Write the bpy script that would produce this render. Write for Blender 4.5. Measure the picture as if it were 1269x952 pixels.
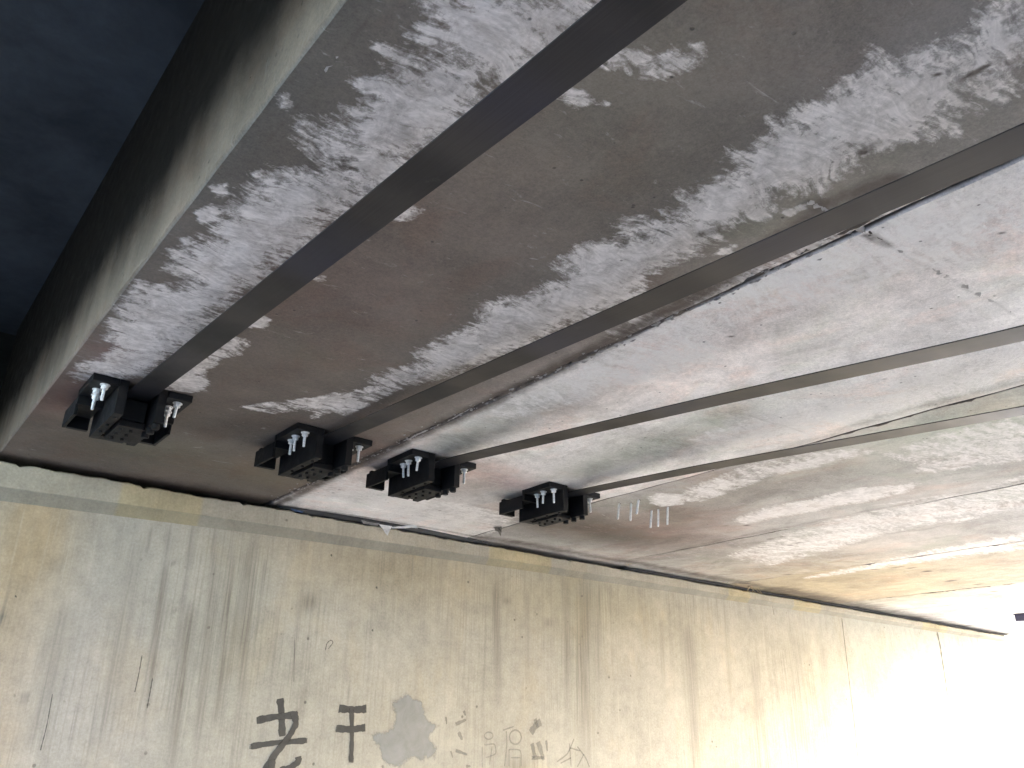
import bpy, bmesh, math, random
import numpy as np
from mathutils import Matrix, Vector
random.seed(7); rng = np.random.default_rng(7)
S = bpy.context.scene
C = S.collection
for o in list(bpy.data.objects): bpy.data.objects.remove(o)

# ------------------------------------------------------------------ camera
EYE = 1.75                     # eye height over the road
F, CX, CY = 1027.0, 634.5, 476.0
def _cv(p): return np.array([p[0]-CX, -(p[1]-CY), -F])
_X = _cv((2034, 926)); _X /= np.linalg.norm(_X)
_Y = _cv((-253, 894)); _Y -= (_Y@_X)*_X; _Y /= np.linalg.norm(_Y)
ROT = np.array([_X, _Y, np.cross(_X, _Y)])
cam_d = bpy.data.cameras.new("camera"); cam = bpy.data.objects.new("camera", cam_d); C.objects.link(cam)
cam_d.sensor_width = 36; cam_d.lens = F/1269*36; cam_d.clip_start = 0.02; cam_d.clip_end = 3000
m4 = Matrix(ROT.tolist()).to_4x4(); m4.translation = (0, 0, EYE); cam.matrix_world = m4
S.camera = cam

# ------------------------------------------------------------------ sky, sun, exposure
SUN_EL, SUN_AZ = math.radians(30), math.radians(-24)     # azimuth from +X towards +Y
w = bpy.data.worlds.new("World"); S.world = w; w.use_nodes = True
nt = w.node_tree; nt.nodes.clear()
sky = nt.nodes.new("ShaderNodeTexSky"); sky.sky_type = 'NISHITA'; sky.sun_disc = False
sky.sun_elevation = SUN_EL; sky.sun_rotation = math.pi/2 - SUN_AZ
sky.dust_density = 3.0; sky.air_density = 1.0; sky.ozone_density = 1.0
bg = nt.nodes.new("ShaderNodeBackground"); bg.inputs[1].default_value = 0.15
out = nt.nodes.new("ShaderNodeOutputWorld")
nt.links.new(sky.outputs[0], bg.inputs[0]); nt.links.new(bg.outputs[0], out.inputs[0])
sd = bpy.data.lights.new("sun", 'SUN'); sd.energy = 1.5; sd.angle = math.radians(45); sd.color = (1.0, 0.985, 0.965)
sun = bpy.data.objects.new("sun", sd); C.objects.link(sun)
dv = Vector((math.cos(SUN_EL)*math.cos(SUN_AZ), math.cos(SUN_EL)*math.sin(SUN_AZ), math.sin(SUN_EL)))
sun.rotation_euler = dv.to_track_quat('Z', 'Y').to_euler(); sun.location = dv*50
S.view_settings.view_transform = 'Standard'; S.view_settings.look = 'None'
S.view_settings.gamma = 1; S.view_settings.exposure = 4.55

# ------------------------------------------------------------------ survey helpers: photo point -> point on the real surface
H = EYE + 1.2                  # soffit level
YW = 4.539                     # face of the abutment
def soff(p, z=H):
    r = ROT@_cv(p); t = (z-EYE)/r[2]; return (r[0]*t, r[1]*t)
def wallp(p, y=YW):
    r = ROT@_cv(p); t = y/r[1]; return (r[0]*t, r[2]*t+EYE)

# ------------------------------------------------------------------ materials
def mat(name):
    m = bpy.data.materials.new(name); m.use_nodes = True
    nt = m.node_tree; b = nt.nodes["Principled BSDF"]
    return m, nt, b
class N:
    """tiny node-graph helper"""
    def __init__(s, nt): s.nt = nt
    def new(s, t, **k):
        n = s.nt.nodes.new(t)
        for a, v in k.items(): setattr(n, a, v)
        return n
    def put(s, sock, v):
        if isinstance(v, bpy.types.NodeSocket): s.nt.links.new(v, sock)
        elif v is not None: sock.default_value = v
    def math(s, op, a, b=None, c=None, clamp=False):
        n = s.new("ShaderNodeMath", operation=op, use_clamp=clamp)
        s.put(n.inputs[0], a); s.put(n.inputs[1], b)
        if c is not None: s.put(n.inputs[2], c)
        return n.outputs[0]
    def mix(s, f, a, b, bt='MIX'):
        n = s.new("ShaderNodeMix", data_type='RGBA', blend_type=bt)
        s.put(n.inputs[0], f); s.put(n.inputs[6], a); s.put(n.inputs[7], b)
        return n.outputs[2]
    def noise(s, vec, scale, detail=6, rough=.6, dist=0.0):
        n = s.new("ShaderNodeTexNoise"); s.put(n.inputs['Vector'], vec)
        n.inputs['Scale'].default_value = scale; n.inputs['Detail'].default_value = detail
        n.inputs['Roughness'].default_value = rough; n.inputs['Distortion'].default_value = dist
        return n.outputs[0]
    def map(s, vec, scale=(1,1,1), rot=(0,0,0), loc=(0,0,0)):
        n = s.new("ShaderNodeMapping"); s.put(n.inputs[0], vec)
        n.inputs[1].default_value = loc; n.inputs[2].default_value = rot; n.inputs[3].default_value = scale
        return n.outputs[0]
    def ss(s, v, lo, hi, a=0., b=1.):
        n = s.new("ShaderNodeMapRange", interpolation_type='SMOOTHSTEP'); s.put(n.inputs[0], v)
        n.inputs[1].default_value = lo; n.inputs[2].default_value = hi
        n.inputs[3].default_value = a; n.inputs[4].default_value = b
        return n.outputs[0]
    def lin(s, v, lo, hi, a=0., b=1.):
        n = s.new("ShaderNodeMapRange"); s.put(n.inputs[0], v)
        n.inputs[1].default_value = lo; n.inputs[2].default_value = hi
        n.inputs[3].default_value = a; n.inputs[4].default_value = b
        return n.outputs[0]
    def bump(s, h, strength, dist=.01, nrm=None):
        n = s.new("ShaderNodeBump"); s.put(n.inputs['Height'], h)
        n.inputs['Strength'].default_value = strength; n.inputs['Distance'].default_value = dist
        if nrm is not None: s.put(n.inputs['Normal'], nrm)
        return n.outputs[0]
    def attr(s, name, o='Fac'):
        n = s.new("ShaderNodeAttribute"); n.attribute_name = name; return n.outputs[o]
    def obj(s): return s.new("ShaderNodeTexCoord").outputs['Object']

def soffit_material():
    m, nt, b = mat("stained_soffit_concrete"); n = N(nt); P = n.obj()
    tone = n.attr('tone', 'Color'); mo = n.attr('mortar'); so = n.attr('soot')
    # base mottling of cast concrete
    n1 = n.noise(P, 2.2, 7, .62, .4); n2 = n.noise(P, 14, 8, .7); n3 = n.noise(P, 90, 6, .75)
    v = n.math('ADD', n.lin(n1, .3, .7, .74, 1.26), n.lin(n2, .3, .7, -.14, .14))
    v = n.math('ADD', v, n.lin(n3, .3, .7, -.20, .20))
    g4 = n.noise(P, 220, 3, .8); v = n.math('ADD', v, n.lin(g4, .3, .7, -.16, .16))
    col = n.mix(1.0, tone, v, 'MULTIPLY')
    # brownish and grey-green clouds
    nb = n.noise(n.map(P, (1.3, .8, 1), loc=(3, 7, 0)), 2.6, 6, .6, .6)
    col = n.mix(n.ss(nb, .48, .66, 0, .55), col, n.mix(1.0, col, (1.0, .84, .78, 1), 'MULTIPLY'))
    ng = n.noise(n.map(P, (1, 1, 1), loc=(13, 2, 0)), 1.9, 6, .6, .5)
    col = n.mix(n.ss(ng, .53, .70, 0, .45), col, n.mix(1.0, col, (.80, .90, .78, 1), 'MULTIPLY'))
    gc = n.noise(n.map(P, (1.2, .7, 1), loc=(21, 4, 0)), 3.4, 8, .68, .9)
    col = n.mix(n.math('MULTIPLY', n.ss(gc, .48, .64), n.math('MULTIPLY', n.attr('lift'), .75)), col, n.mix(1.0, col, (.66, .65, .64, 1), 'MULTIPLY'))
    # faint pale scuffs lying across the span
    sc = n.noise(n.map(P, (2.2, 7, 1), rot=(0, 0, .35)), 5, 9, .72, .8)
    pale = n.attr('pale')
    scm = n.ss(n.math('ADD', sc, n.math('MULTIPLY', pale, .22)), .60, .72, 0, .55)
    col = n.mix(scm, col, n.mix(.55, col, (.62, .61, .61, 1)))
    # smeared mortar with a ragged, brushed edge
    lift0 = n.math('MULTIPLY', n.attr('lift'), 1.1, clamp=True)
    r1 = n.noise(P, 5.5, 9, .66, .9)
    wn = n.new("ShaderNodeTexNoise"); n.put(wn.inputs['Vector'], P); wn.inputs['Scale'].default_value = 3.2; wn.inputs['Detail'].default_value = 3
    wv = n.new("ShaderNodeVectorMath", operation='MULTIPLY_ADD'); n.put(wv.inputs[0], wn.outputs['Color']); wv.inputs[1].default_value = (.22, .22, 0); n.put(wv.inputs[2], P)
    W = wv.outputs[0]
    r2 = n.noise(n.map(W, (3.0, 13, 1), rot=(0, 0, .22)), 2.6, 9, .64, .5)
    rb = n.noise(n.map(W, (7, 34, 1), rot=(0, 0, .30)), 2.4, 5, .6, .3)
    r3 = n.noise(P, 46, 6, .75, .3)
    f = n.math('ADD', mo, n.math('MULTIPLY', n.math('SUBTRACT', r1, .5), .72))
    f = n.math('ADD', f, n.math('MULTIPLY', n.math('SUBTRACT', r2, .5), .92))
    f = n.math('ADD', f, n.math('MULTIPLY', n.math('SUBTRACT', r3, .5), .68))
    f = n.math('ADD', f, n.math('MULTIPLY', n.math('SUBTRACT', rb, .5), .24))
    mA = n.math('ADD', n.math('MULTIPLY', n.ss(f, .36, .50), .42), n.math('MULTIPLY', n.ss(f, .48, .60), .58)); mm = n.mix(lift0, mA, n.ss(f, .30, .74))
    thin = n.lin(n.math('ADD', n.math('MULTIPLY', n.noise(P, 12, 8, .75, .8), .7), n.math('MULTIPLY', r3, .3)), .38, .56, .42, 1.0, )
    thk = n.lin(rb, .32, .68, .80, 1.12)
    mcol = n.mix(1.0, (.70, .66, .645, 1), thk, 'MULTIPLY')
    lift = n.attr('lift')
    mcol = n.mix(lift, mcol, (.80, .785, .78, 1))
    col = n.mix(n.math('MULTIPLY', mm, thin), col, mcol)
    # thin milky wash inside the smears
    # soot, damp and rust-brown dirt; also the outer girder face darkening upward
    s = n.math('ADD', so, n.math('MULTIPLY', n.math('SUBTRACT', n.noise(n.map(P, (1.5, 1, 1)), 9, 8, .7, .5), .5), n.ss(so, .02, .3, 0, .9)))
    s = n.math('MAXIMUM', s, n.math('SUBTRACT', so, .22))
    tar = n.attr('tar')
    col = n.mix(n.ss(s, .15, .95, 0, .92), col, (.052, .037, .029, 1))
    col = n.mix(n.math('MULTIPLY', tar, .97), col, (.006, .0058, .0055, 1))  # outer girder face goes near-black towards its top
    # pin holes
    vo = n.new("ShaderNodeTexVoronoi"); n.put(vo.inputs['Vector'], P); vo.inputs['Scale'].default_value = 17
    keep = n.ss(n.noise(P, 5.0, 2), .50, .58)
    dot = n.math('MULTIPLY', n.ss(vo.outputs[0], .05, .10, 1, 0), keep)
    col = n.mix(n.math('MULTIPLY', dot, .7), col, (.04, .035, .03, 1))
    n.put(b.inputs['Base Color'], col)
    rg = n.lin(n2, .3, .7, .62, .88)
    n.put(b.inputs['Roughness'], rg); n.put(b.inputs['Specular IOR Level'], n.lin(tar, 0, 1, .35, .06))
    h = n.math('ADD', n.math('MULTIPLY', mm, n.lin(r3, .2, .8, .35, 1.0)), n.math('MULTIPLY', n2, .7))
    h = n.math('ADD', h, n.math('MULTIPLY', n3, .35)); h = n.math('SUBTRACT', h, dot)
    n.put(b.inputs['Normal'], n.bump(h, .55, .006))
    return m

def wall_material():
    m, nt, b = mat("weathered_wall_concrete"); n = N(nt); P = n.obj()
    tone = n.attr('tone', 'Color'); st = n.attr('streak')
    n1 = n.noise(P, 1.6, 7, .62, .3); n2 = n.noise(P, 11, 8, .7); n3 = n.noise(P, 80, 6, .75)
    v = n.math('ADD', n.lin(n1, .3, .7, .86, 1.12), n.lin(n2, .3, .7, -.13, .13))
    v = n.math('ADD', v, n.lin(n3, .3, .7, -.15, .15))
    col = n.mix(1.0, tone, v, 'MULTIPLY')
    nb = n.noise(n.map(P, (1, 1, .6), loc=(5, 0, 2)), 2.2, 7, .65, .4)
    col = n.mix(n.ss(nb, .50, .66, 0, .6), col, n.mix(1.0, col, (1.02, .965, .87, 1), 'MULTIPLY'))
    col = n.mix(n.ss(nb, .34, .47, .4, 0), col, n.mix(1.0, col, (.94, .955, .96, 1), 'MULTIPLY'))
    # rain streaks
    s1 = n.noise(n.map(P, (9, 1, .45), rot=(0, 0, 0)), 2.2, 8, .68, .15)
    s2 = n.noise(n.map(P, (34, 1, .8), loc=(3, 0, 1)), 2.0, 6, .6, .1)
    band = n.ss(n.noise(n.map(P, (1.1, 1, .9), loc=(9, 0, 4)), 1.2, 4, .6), .42, .6)
    sf = n.math('ADD', n.math('MULTIPLY', n.ss(s1, .50, .62), .22), n.math('MULTIPLY', n.ss(s2, .50, .62), .24))
    sf = n.math('MULTIPLY', sf, n.math('ADD', n.math('MULTIPLY', band, .75), .18))
    sf = n.math('MULTIPLY', sf, n.attr('run'))
    sv = n.math('MULTIPLY', st, n.math('ADD', .45, n.math('ADD', n.ss(s2, .38, .58, 0, .55), n.ss(n2, .35, .65, -.15, .25))))
    sf = n.math('ADD', sf, sv, clamp=True)
    col = n.mix(sf, col, (.17, .158, .132, 1))
    # pale lime bleeding in narrow runs
    s4 = n.noise(n.map(P, (22, 1, .7), loc=(13, 0, 5)), 2.0, 5, .6, .1)
    col = n.mix(n.math('MULTIPLY', n.ss(s4, .56, .72, 0, .20), n.attr('run')), col, (.60, .56, .46, 1))
    vo = n.new("ShaderNodeTexVoronoi"); n.put(vo.inputs['Vector'], P); vo.inputs['Scale'].default_value = 9
    keep = n.ss(n.noise(P, 3.0, 3), .50, .58)
    dot = n.math('MULTIPLY', n.ss(vo.outputs[0], .045, .10, 1, 0), keep)
    col = n.mix(n.math('MULTIPLY', dot, .6), col, (.07, .06, .05, 1))
    n.put(b.inputs['Base Color'], col)
    b.inputs['Roughness'].default_value = .85; b.inputs['Specular IOR Level'].default_value = .25
    h = n.math('ADD', n2, n.math('MULTIPLY', n3, .5)); h = n.math('SUBTRACT', h, dot)
    n.put(b.inputs['Normal'], n.bump(h, .45, .006))
    return m

def plain(name, col, rough=.7, metal=0., nscale=8, namp=.2, bump=.2, spec=.4, bscale=40):
    m, nt, b = mat(name); n = N(nt); P = n.obj()
    v = n.lin(n.noise(P, nscale, 7, .65, .2), .3, .7, 1-namp, 1+namp)
    n.put(b.inputs['Base Color'], n.mix(1.0, (*col, 1), v, 'MULTIPLY'))
    b.inputs['Metallic'].default_value = metal; b.inputs['Specular IOR Level'].default_value = spec
    n.put(b.inputs['Roughness'], n.lin(n.noise(P, nscale*2, 5, .6), .3, .7, max(.05, rough-.1), min(1, rough+.1)))
    if bump: n.put(b.inputs['Normal'], n.bump(n.noise(P, bscale, 6, .7), bump, .004))
    return m

def cfrp_material():
    m, nt, b = mat("carbon_fibre_plate"); n = N(nt); P = n.obj()
    fine = n.noise(n.map(P, (260, 3, 1)), 1.5, 4, .6)
    along = n.noise(n.map(P, (.4, 1.1, .1)), 1.6, 3, .55)
    col = n.mix(n.ss(along, .38, .64), (.014, .014, .017, 1), (.044, .039, .037, 1))
    tint = n.noise(n.map(P, (.3, .9, .1), loc=(4, 9, 0)), 1.5, 2, .5)
    col = n.mix(n.ss(tint, .46, .62, 0, .7), col, (.024, .025, .042, 1))
    col = n.mix(n.ss(n.noise(n.map(P, (1, .5, 1)), 17, 9, .78, .3), .56, .76, 0, .5), col, (.06, .057, .056, 1))
    col = n.mix(1.0, col, n.lin(fine, .3, .7, .85, 1.15), 'MULTIPLY')
    n.put(b.inputs['Base Color'], col)
    n.put(b.inputs['Roughness'], n.lin(n.noise(P, 5, 6, .6), .3, .7, .36, .50)); b.inputs['IOR'].default_value = 1.33; b.inputs['Specular IOR Level'].default_value = .26
    n.put(b.inputs['Normal'], n.bump(fine, .12, .001))
    return m

def black_steel():
    m, nt, b = mat("black_painted_steel"); n = N(nt); P = n.obj()
    g = n.new("ShaderNodeNewGeometry")
    v = n.noise(P, 16, 8, .7, .4)
    col = n.mix(n.ss(v, .5, .7, 0, .6), (.005, .005, .0065, 1), (.018, .017, .016, 1))
    col = n.mix(n.ss(n.noise(P, 60, 6, .8), .62, .74, 0, .6), col, (.06, .052, .045, 1))
    n.put(b.inputs['Base Color'], col); n.put(b.inputs['Roughness'], n.lin(v, .3, .7, .48, .72)); b.inputs['Specular IOR Level'].default_value = .22
    n.put(b.inputs['Normal'], n.bump(n.noise(P, 120, 4, .7), .2, .002))
    return m

def zinc():
    m, nt, b = mat("zinc_plated_steel"); n = N(nt); P = n.obj()
    v = n.noise(P, 70, 5, .7)
    n.put(b.inputs['Base Color'], n.mix(n.ss(v, .4, .65), (.70, .71, .72, 1), (.92, .92, .91, 1)))
    b.inputs['Metallic'].default_value = .15; n.put(b.inputs['Roughness'], n.lin(v, .3, .7, .28, .48))
    return m

def brushed_paint(name, col, cover, scale=(14, 1, 14), detail=8):
    """paint on the wall, dry in places"""
    m, nt, b = mat(name); n = N(nt); P = n.obj()
    v = n.noise(n.map(P, scale), 2.4, detail, .72, .5)
    a = n.math('ADD', n.math('MULTIPLY', n.attr('edge'), 1.0), n.math('MULTIPLY', n.math('SUBTRACT', v, .5), 1.6))
    n.put(b.inputs['Base Color'], n.mix(1.0, (*col, 1), n.lin(v, .3, .7, .75, 1.3), 'MULTIPLY'))
    n.put(b.inputs['Alpha'], n.ss(a, .25, .60, 0, cover)); b.inputs['Roughness'].default_value = .8
    return m

M = dict(
    soffit=soffit_material(), wall=wall_material(), cfrp=cfrp_material(), black=black_steel(), zinc=zinc(),
    seam=plain("joint_mortar_bead", (.10, .085, .075), .9, 0, 20, .5, .6, .2),
    seam_pale=plain("pale_joint_mortar", (.30, .28, .27), .9, 0, 20, .35, .5, .2),
    ridge=plain("formwork_ridge_concrete", (.40, .38, .37), .9, 0, 30, .4, .5, .2),
    ridge_dark=plain("chipped_dark_concrete", (.12, .11, .10), .9, 0, 30, .4, .5, .2),
    crack=plain("dark_crack_dirt", (.05, .042, .036), .95, 0, 40, .5, .4, .1),
    rust=plain("rust_bleed", (.13, .085, .07), .95, 0, 60, .6, .5, .1),
    rubber=plain("black_rubber", (.018, .018, .019), .75, 0, 20, .5, .3),
    plain_c=plain("plain_deck_concrete", (.36, .355, .35), .9, 0, 3, .25, .4, .2),
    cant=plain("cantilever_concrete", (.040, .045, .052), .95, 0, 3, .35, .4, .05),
    road=plain("grey_concrete_road", (.27, .27, .27), .9, 0, 2, .25, .4, .2),
    earth=plain("pale_dusty_ground", (.25, .25, .245), .95, 0, .6, .3, .3, .2, 8),
    bank=plain("grassy_bank_earth", (.10, .12, .05), .95, 0, 2, .4, .6, .2, 14),
    sooty=plain("sooty_concrete", (.012, .012, .012), .9, 0, 6, .4, .4, .1),  # even near-black for the wall behind the bearing gap
    foam=plain("grey_foam_rod", (.055, .055, .056), .7, 0, 12, .3, .3),
    white=plain("white_plastic_scrap", (.62, .62, .62), .5, 0, 30, .15, .3),
    blue=plain("faded_blue_plastic", (.06, .11, .22), .5, 0, 30, .2, .3),
    film=plain("dusty_grey_film", (.22, .215, .21), .35, 0, 20, .35, .5),
    twig=plain("dry_straw", (.42, .34, .22), .8, 0, 60, .3, .3),
    violet=plain("dark_painted_metal", (.05, .05, .09), .5, 0, 20, .2, .2),
    char=brushed_paint("black_brush_paint", (.06, .058, .056), .85, (9, 1, 9)),
    faint=brushed_paint("faded_brush_paint", (.17, .165, .155), .42),
    pencil=brushed_paint("thin_grey_scribble", (.24, .235, .225), .38, (25, 1, 25)),
    thin=brushed_paint('thin_dark_dirt', (.11, .10, .085), .62, (30, 1, 6)),
    grey=brushed_paint("grey_cover_paint", (.33, .335, .335), .62, (3.2, 1, 3.2)),
    yellowed=brushed_paint("drill_dust", (.5, .48, .42), .7),
)

# ------------------------------------------------------------------ object helpers
def link(name, me, m=None, parent=None, loc=None):
    o = bpy.data.objects.new(name, me); C.objects.link(o)
    if m is not None and not me.materials: me.materials.append(m)
    if parent is not None: o.parent = parent
    if loc is not None: o.location = loc
    return o
def tag(o, label=None, cat=None, group=None, kind=None):
    if label: o['label'] = label
    if cat: o['category'] = cat
    if group: o['group'] = group
    if kind: o['kind'] = kind
    return o
def empty(name, loc, label, cat, group=None, rz=0):
    o = bpy.data.objects.new(name, None); C.objects.link(o); o.location = loc; o.rotation_euler.z = rz
    o.empty_display_size = .1
    return tag(o, label, cat, group)
def me_from(name, v, f, smooth=False):
    me = bpy.data.meshes.new(name); me.from_pydata([tuple(map(float, p)) for p in v], [], f); me.update()
    if smooth: me.shade_smooth()
    return me
def bm_mesh(name, bm, smooth=False):
    me = bpy.data.meshes.new(name); bm.to_mesh(me); bm.free()
    if smooth: me.shade_smooth()
    return me
def add_box(bm, a, b, bev=0.0, mat_=None):
    r = bmesh.ops.create_cube(bm, size=1)
    vs = r['verts']
    for v in vs:
        v.co = Vector([(a[i]+b[i])/2 + v.co[i]*(b[i]-a[i]) for i in range(3)])
    if mat_ is not None: bmesh.ops.transform(bm, matrix=mat_, verts=vs)
    if bev:
        es = {e for v in vs for e in v.link_edges}
        bmesh.ops.bevel(bm, geom=list(es), offset=bev, segments=2, affect='EDGES', profile=.6)
def add_cyl(bm, p, q, r, seg=16, r2=None):
    p, q = Vector(p), Vector(q); d = q-p
    ms = Matrix.Translation((p+q)/2) @ d.to_track_quat('Z', 'Y').to_matrix().to_4x4()
    bmesh.ops.create_cone(bm, cap_ends=True, segments=seg, radius1=r, radius2=r if r2 is None else r2, depth=d.length, matrix=ms)
def box_mesh(name, a, b, bev=.0):
    bm = bmesh.new(); add_box(bm, a, b, bev); return bm_mesh(name, bm)

# ------------------------------------------------------------------ distance fields for the traced stains (metres, on the surface)
def sd_poly(P, poly):
    poly = np.asarray(poly); d = np.full(len(P), 1e9); inside = np.zeros(len(P), bool)
    for i in range(len(poly)):
        a, b = poly[i], poly[(i+1) % len(poly)]; e = b-a
        if e@e < 1e-12: continue
        w_ = P-a; t = np.clip((w_@e)/(e@e), 0, 1); d = np.minimum(d, np.hypot(*(w_-t[:, None]*e).T))
        c = (a[1] > P[:, 1]) != (b[1] > P[:, 1])
        with np.errstate(divide='ignore', invalid='ignore'):
            xi = a[0]+(P[:, 1]-a[1])*e[0]/(e[1] if e[1] else 1e-9)
        inside ^= c & (P[:, 0] < xi)
    return np.where(inside, -d, d)
def d_line(P, pts):
    pts = np.asarray(pts); d = np.full(len(P), 1e9)
    for a, b in zip(pts[:-1], pts[1:]):
        e = b-a; w_ = P-a; t = np.clip((w_@e)/max(e@e, 1e-9), 0, 1)
        d = np.minimum(d, np.hypot(*(w_-t[:, None]*e).T))
    return d
def c7(pts): return [soff((x/1.983, y/1.983)) for x, y in pts]
def c8(pts): return [soff((629+x/1.983, y/1.983)) for x, y in pts]
def cb(pts): return [soff((869+x/3.1725, 420+y/3.1725)) for x, y in pts]
def fx(pts): return [soff(p) for p in pts]

# mortar smears traced on the soffit: (polygon, inner level, fade width)
MORTAR = [
 (c7([(1060,-10),(1040,90),(1075,150),(1050,165),(935,112),(985,180),(890,215),(910,240),(850,285),(850,330),(800,305),(740,285),(733,345),(775,390),(835,412),(700,412),(640,420),(605,445),(595,475),(545,500),(545,545),(490,590),(470,610),(430,620),(405,665),(470,690),(380,700),(340,690),(305,740),(270,790),(262,840),(290,860),(240,880),(190,905),(180,935),(350,925),(800,560),(1269,185),(1480,5),(1300,-10)]), .80, .11),
 (c7([(1480,5),(1269,185),(1110,300),(1000,395),(860,400),(800,340),(850,290),(950,210),(1060,160),(1090,80),(1200,-10)]), .86, .16),
 (fx([(735,-5),(640,75),(560,130),(505,160),(530,100),(560,40),(600,-5)]), .9, .2),
 (c7([(640,430),(800,430),(840,520),(740,620),(560,760),(470,780),(350,800),(300,860),(430,870),(560,790),(800,560),(560,560)]), .95, .15),
 (c7([(680,230),(715,228),(722,255),(700,268),(684,262)]), .80, .03),
 (c7([(518,455),(560,450),(570,480),(535,488)]), .8, .03),
 (c7([(480,520),(520,500),(550,515),(530,545),(490,550)]), .8, .03),
 (c7([(440,585),(470,580),(480,600),(445,605)]), .8, .025),
 (c7([(945,520),(1000,505),(1045,518),(1020,540),(950,550)]), .80, .035),
 (c7([(755,680),(800,676),(805,692),(770,690)]), .72, .03),
 (c7([(600,788),(640,770),(665,785),(650,805),(612,805)]), .85, .03),
 (c7([(400,955),(450,890),(520,840),(570,822),(612,842),(590,870),(540,880),(500,920),(510,945),(440,960)]), .70, .05),
 (fx([(205,478),(215,455),(240,440),(255,448),(248,462),(258,485),(235,487)]), .75, .03),
 (c8([(215,150),(260,118),(330,128),(350,160),(410,120),(480,105),(488,148),(430,175),(350,197),(290,178)]), .66, .06),
 (c8([(110,235),(150,215),(220,245),(180,265)]), .78, .04),(c8([(226,256),(240,248),(250,256),(236,264)]), .8, .02),
 (c8([(1290,-20),(1215,0),(1185,60),(1100,110),(1010,118),(960,152),(900,138),(920,165),(850,172),(830,215),(740,270),(640,330),(600,372),(566,378),(590,412),(510,440),(480,492),(440,475),(408,478),(430,500),(390,540),(285,552),(290,585),(200,600),(110,650),(130,680),(0,735),
      (-60,745),(-78,790),(-100,815),(-200,850),(-230,900),(-330,930),(-310,960),(-130,925),(0,865),(150,800),(330,740),(345,680),(420,640),(500,590),(560,560),(640,520),(650,480),(690,490),(760,470),(800,440),(830,380),(845,415),(880,365),(990,340),(1090,330),(1125,240),(1150,215),(1180,262),(1235,240),(1245,170),(1290,150)]), .86, .14),
 (c8([(670,525),(700,508),(738,500),(730,518),(695,535)]), .85, .02),
 (c8([(505,625),(540,603),(566,600),(560,618),(530,628)]), .8, .02),
 (fx([(300,505),(330,500),(420,490),(500,470),(560,440),(520,470),(430,515),(400,508),(340,512)]), .52, .06),
 (fx([(385,520),(395,492),(420,485),(440,500),(430,510),(405,512)]), .58, .05),
 # second girder, milky washes
 (fx([(900,345),(1000,300),(1100,262),(1269,205),(1269,300),(1190,330),(1120,330),(1060,370),(960,380),(880,415),(780,440),(760,410)]), .60, .16),
 (fx([(700,470),(790,420),(870,420),(900,440),(800,470),(700,500),(620,520),(610,505)]), .62, .14),
 (fx([(560,560),(700,520),(869,485),(869,500),(700,540),(600,575)]), .35, .1),
 (fx([(500,610),(640,640),(600,665),(430,635),(370,620),(420,590)]), .50, .12),
 (fx([(1080,480),(1269,430),(1269,470),(1100,510),(1000,540),(880,560),(860,545),(960,510)]), .60, .16),
 # third girder, streaky patches
 (cb([(-60,600),(0,565),(80,540),(150,560),(300,500),(450,450),(650,425),(700,440),(560,480),(400,515),(250,545),(120,600),(0,640),(-50,640)]), .74, .10),
 (cb([(125,712),(250,662),(420,630),(600,590),(850,565),(830,600),(640,640),(420,680),(250,712),(170,728)]), .80, .09),
 (cb([(950,640),(1269,540),(1269,560),(1000,610),(700,650)]), .6, .1),
 (fx([(803,615),(815,611),(850,612),(846,626),(820,628),(806,624)]), .85, .05),
 (fx([(869,600),(930,575),(1000,560),(980,580),(900,610)]), .55, .1),
 (fx([(1100,560),(1269,510),(1269,570),(1150,585)]), .6, .2),
 # fourth girder
 (fx([(900,690),(1050,640),(1269,600),(1269,630),(1100,660),(960,700)]), .60, .25),
 (fx([(1000,716),(1120,690),(1269,660),(1269,680),(1150,695),(1020,715)]), .8, .2),
]
SOOT = [  # (polyline, half width, level)
 (fx([(340,626),(430,583),(500,548),(600,502),(700,452),(760,420),(830,385),(900,345)]), .050, .85),
 (fx([(900,345),(960,302),(1020,255),(1100,225)]), .045, .7),
 (fx([(950,563),(1000,548),(1100,515),(1180,494),(1269,470)]), .05, .45),
 (fx([(1002,250),(1060,282),(1130,320),(1269,398)]), .011, .42),
 (fx([(1074,290),(1100,304)]), .012, .95),
 (fx([(897,499),(935,517),(1008,540)]), .012, .35),
 (fx([(727,442),(750,450),(771,457)]), .010, .5),
 (fx([(480,0),(440,45),(400,95),(345,160),(270,262)]), .006, .4),
 (fx([(840,575),(900,560),(960,560)]), .06, .3),
 (fx([(790,695),(869,675),(1000,648),(1269,596)]), .05, .40),
 (fx([(760,690),(830,670),(869,664)]), .12, .35),
 (fx([(920,725),(1000,714),(1100,700)]), .12, .25),
 (fx([(1041,748),(1150,736),(1269,724)]), .07, .35),
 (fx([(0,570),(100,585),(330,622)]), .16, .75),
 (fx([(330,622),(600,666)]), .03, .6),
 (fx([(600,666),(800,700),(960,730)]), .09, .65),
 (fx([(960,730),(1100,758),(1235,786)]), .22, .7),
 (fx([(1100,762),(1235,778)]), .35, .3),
 (fx([(1125,370),(1160,380)]), .06, .18),
 (fx([(1170,375),(1210,385)]), .06, .22),
 (fx([(400,175),(300,250),(215,340)]), .03, .12),
 (fx([(870,290),(895,283)]), .02, .6),
 (fx([(1065,190),(1085,180)]), .015, .7),
 (fx([(150,455),(200,470)]), .03, .5),(fx([(90,470),(110,462)]), .04, .5),
 (fx([(660,655),(760,690)]), .22, .16),
]
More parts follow.
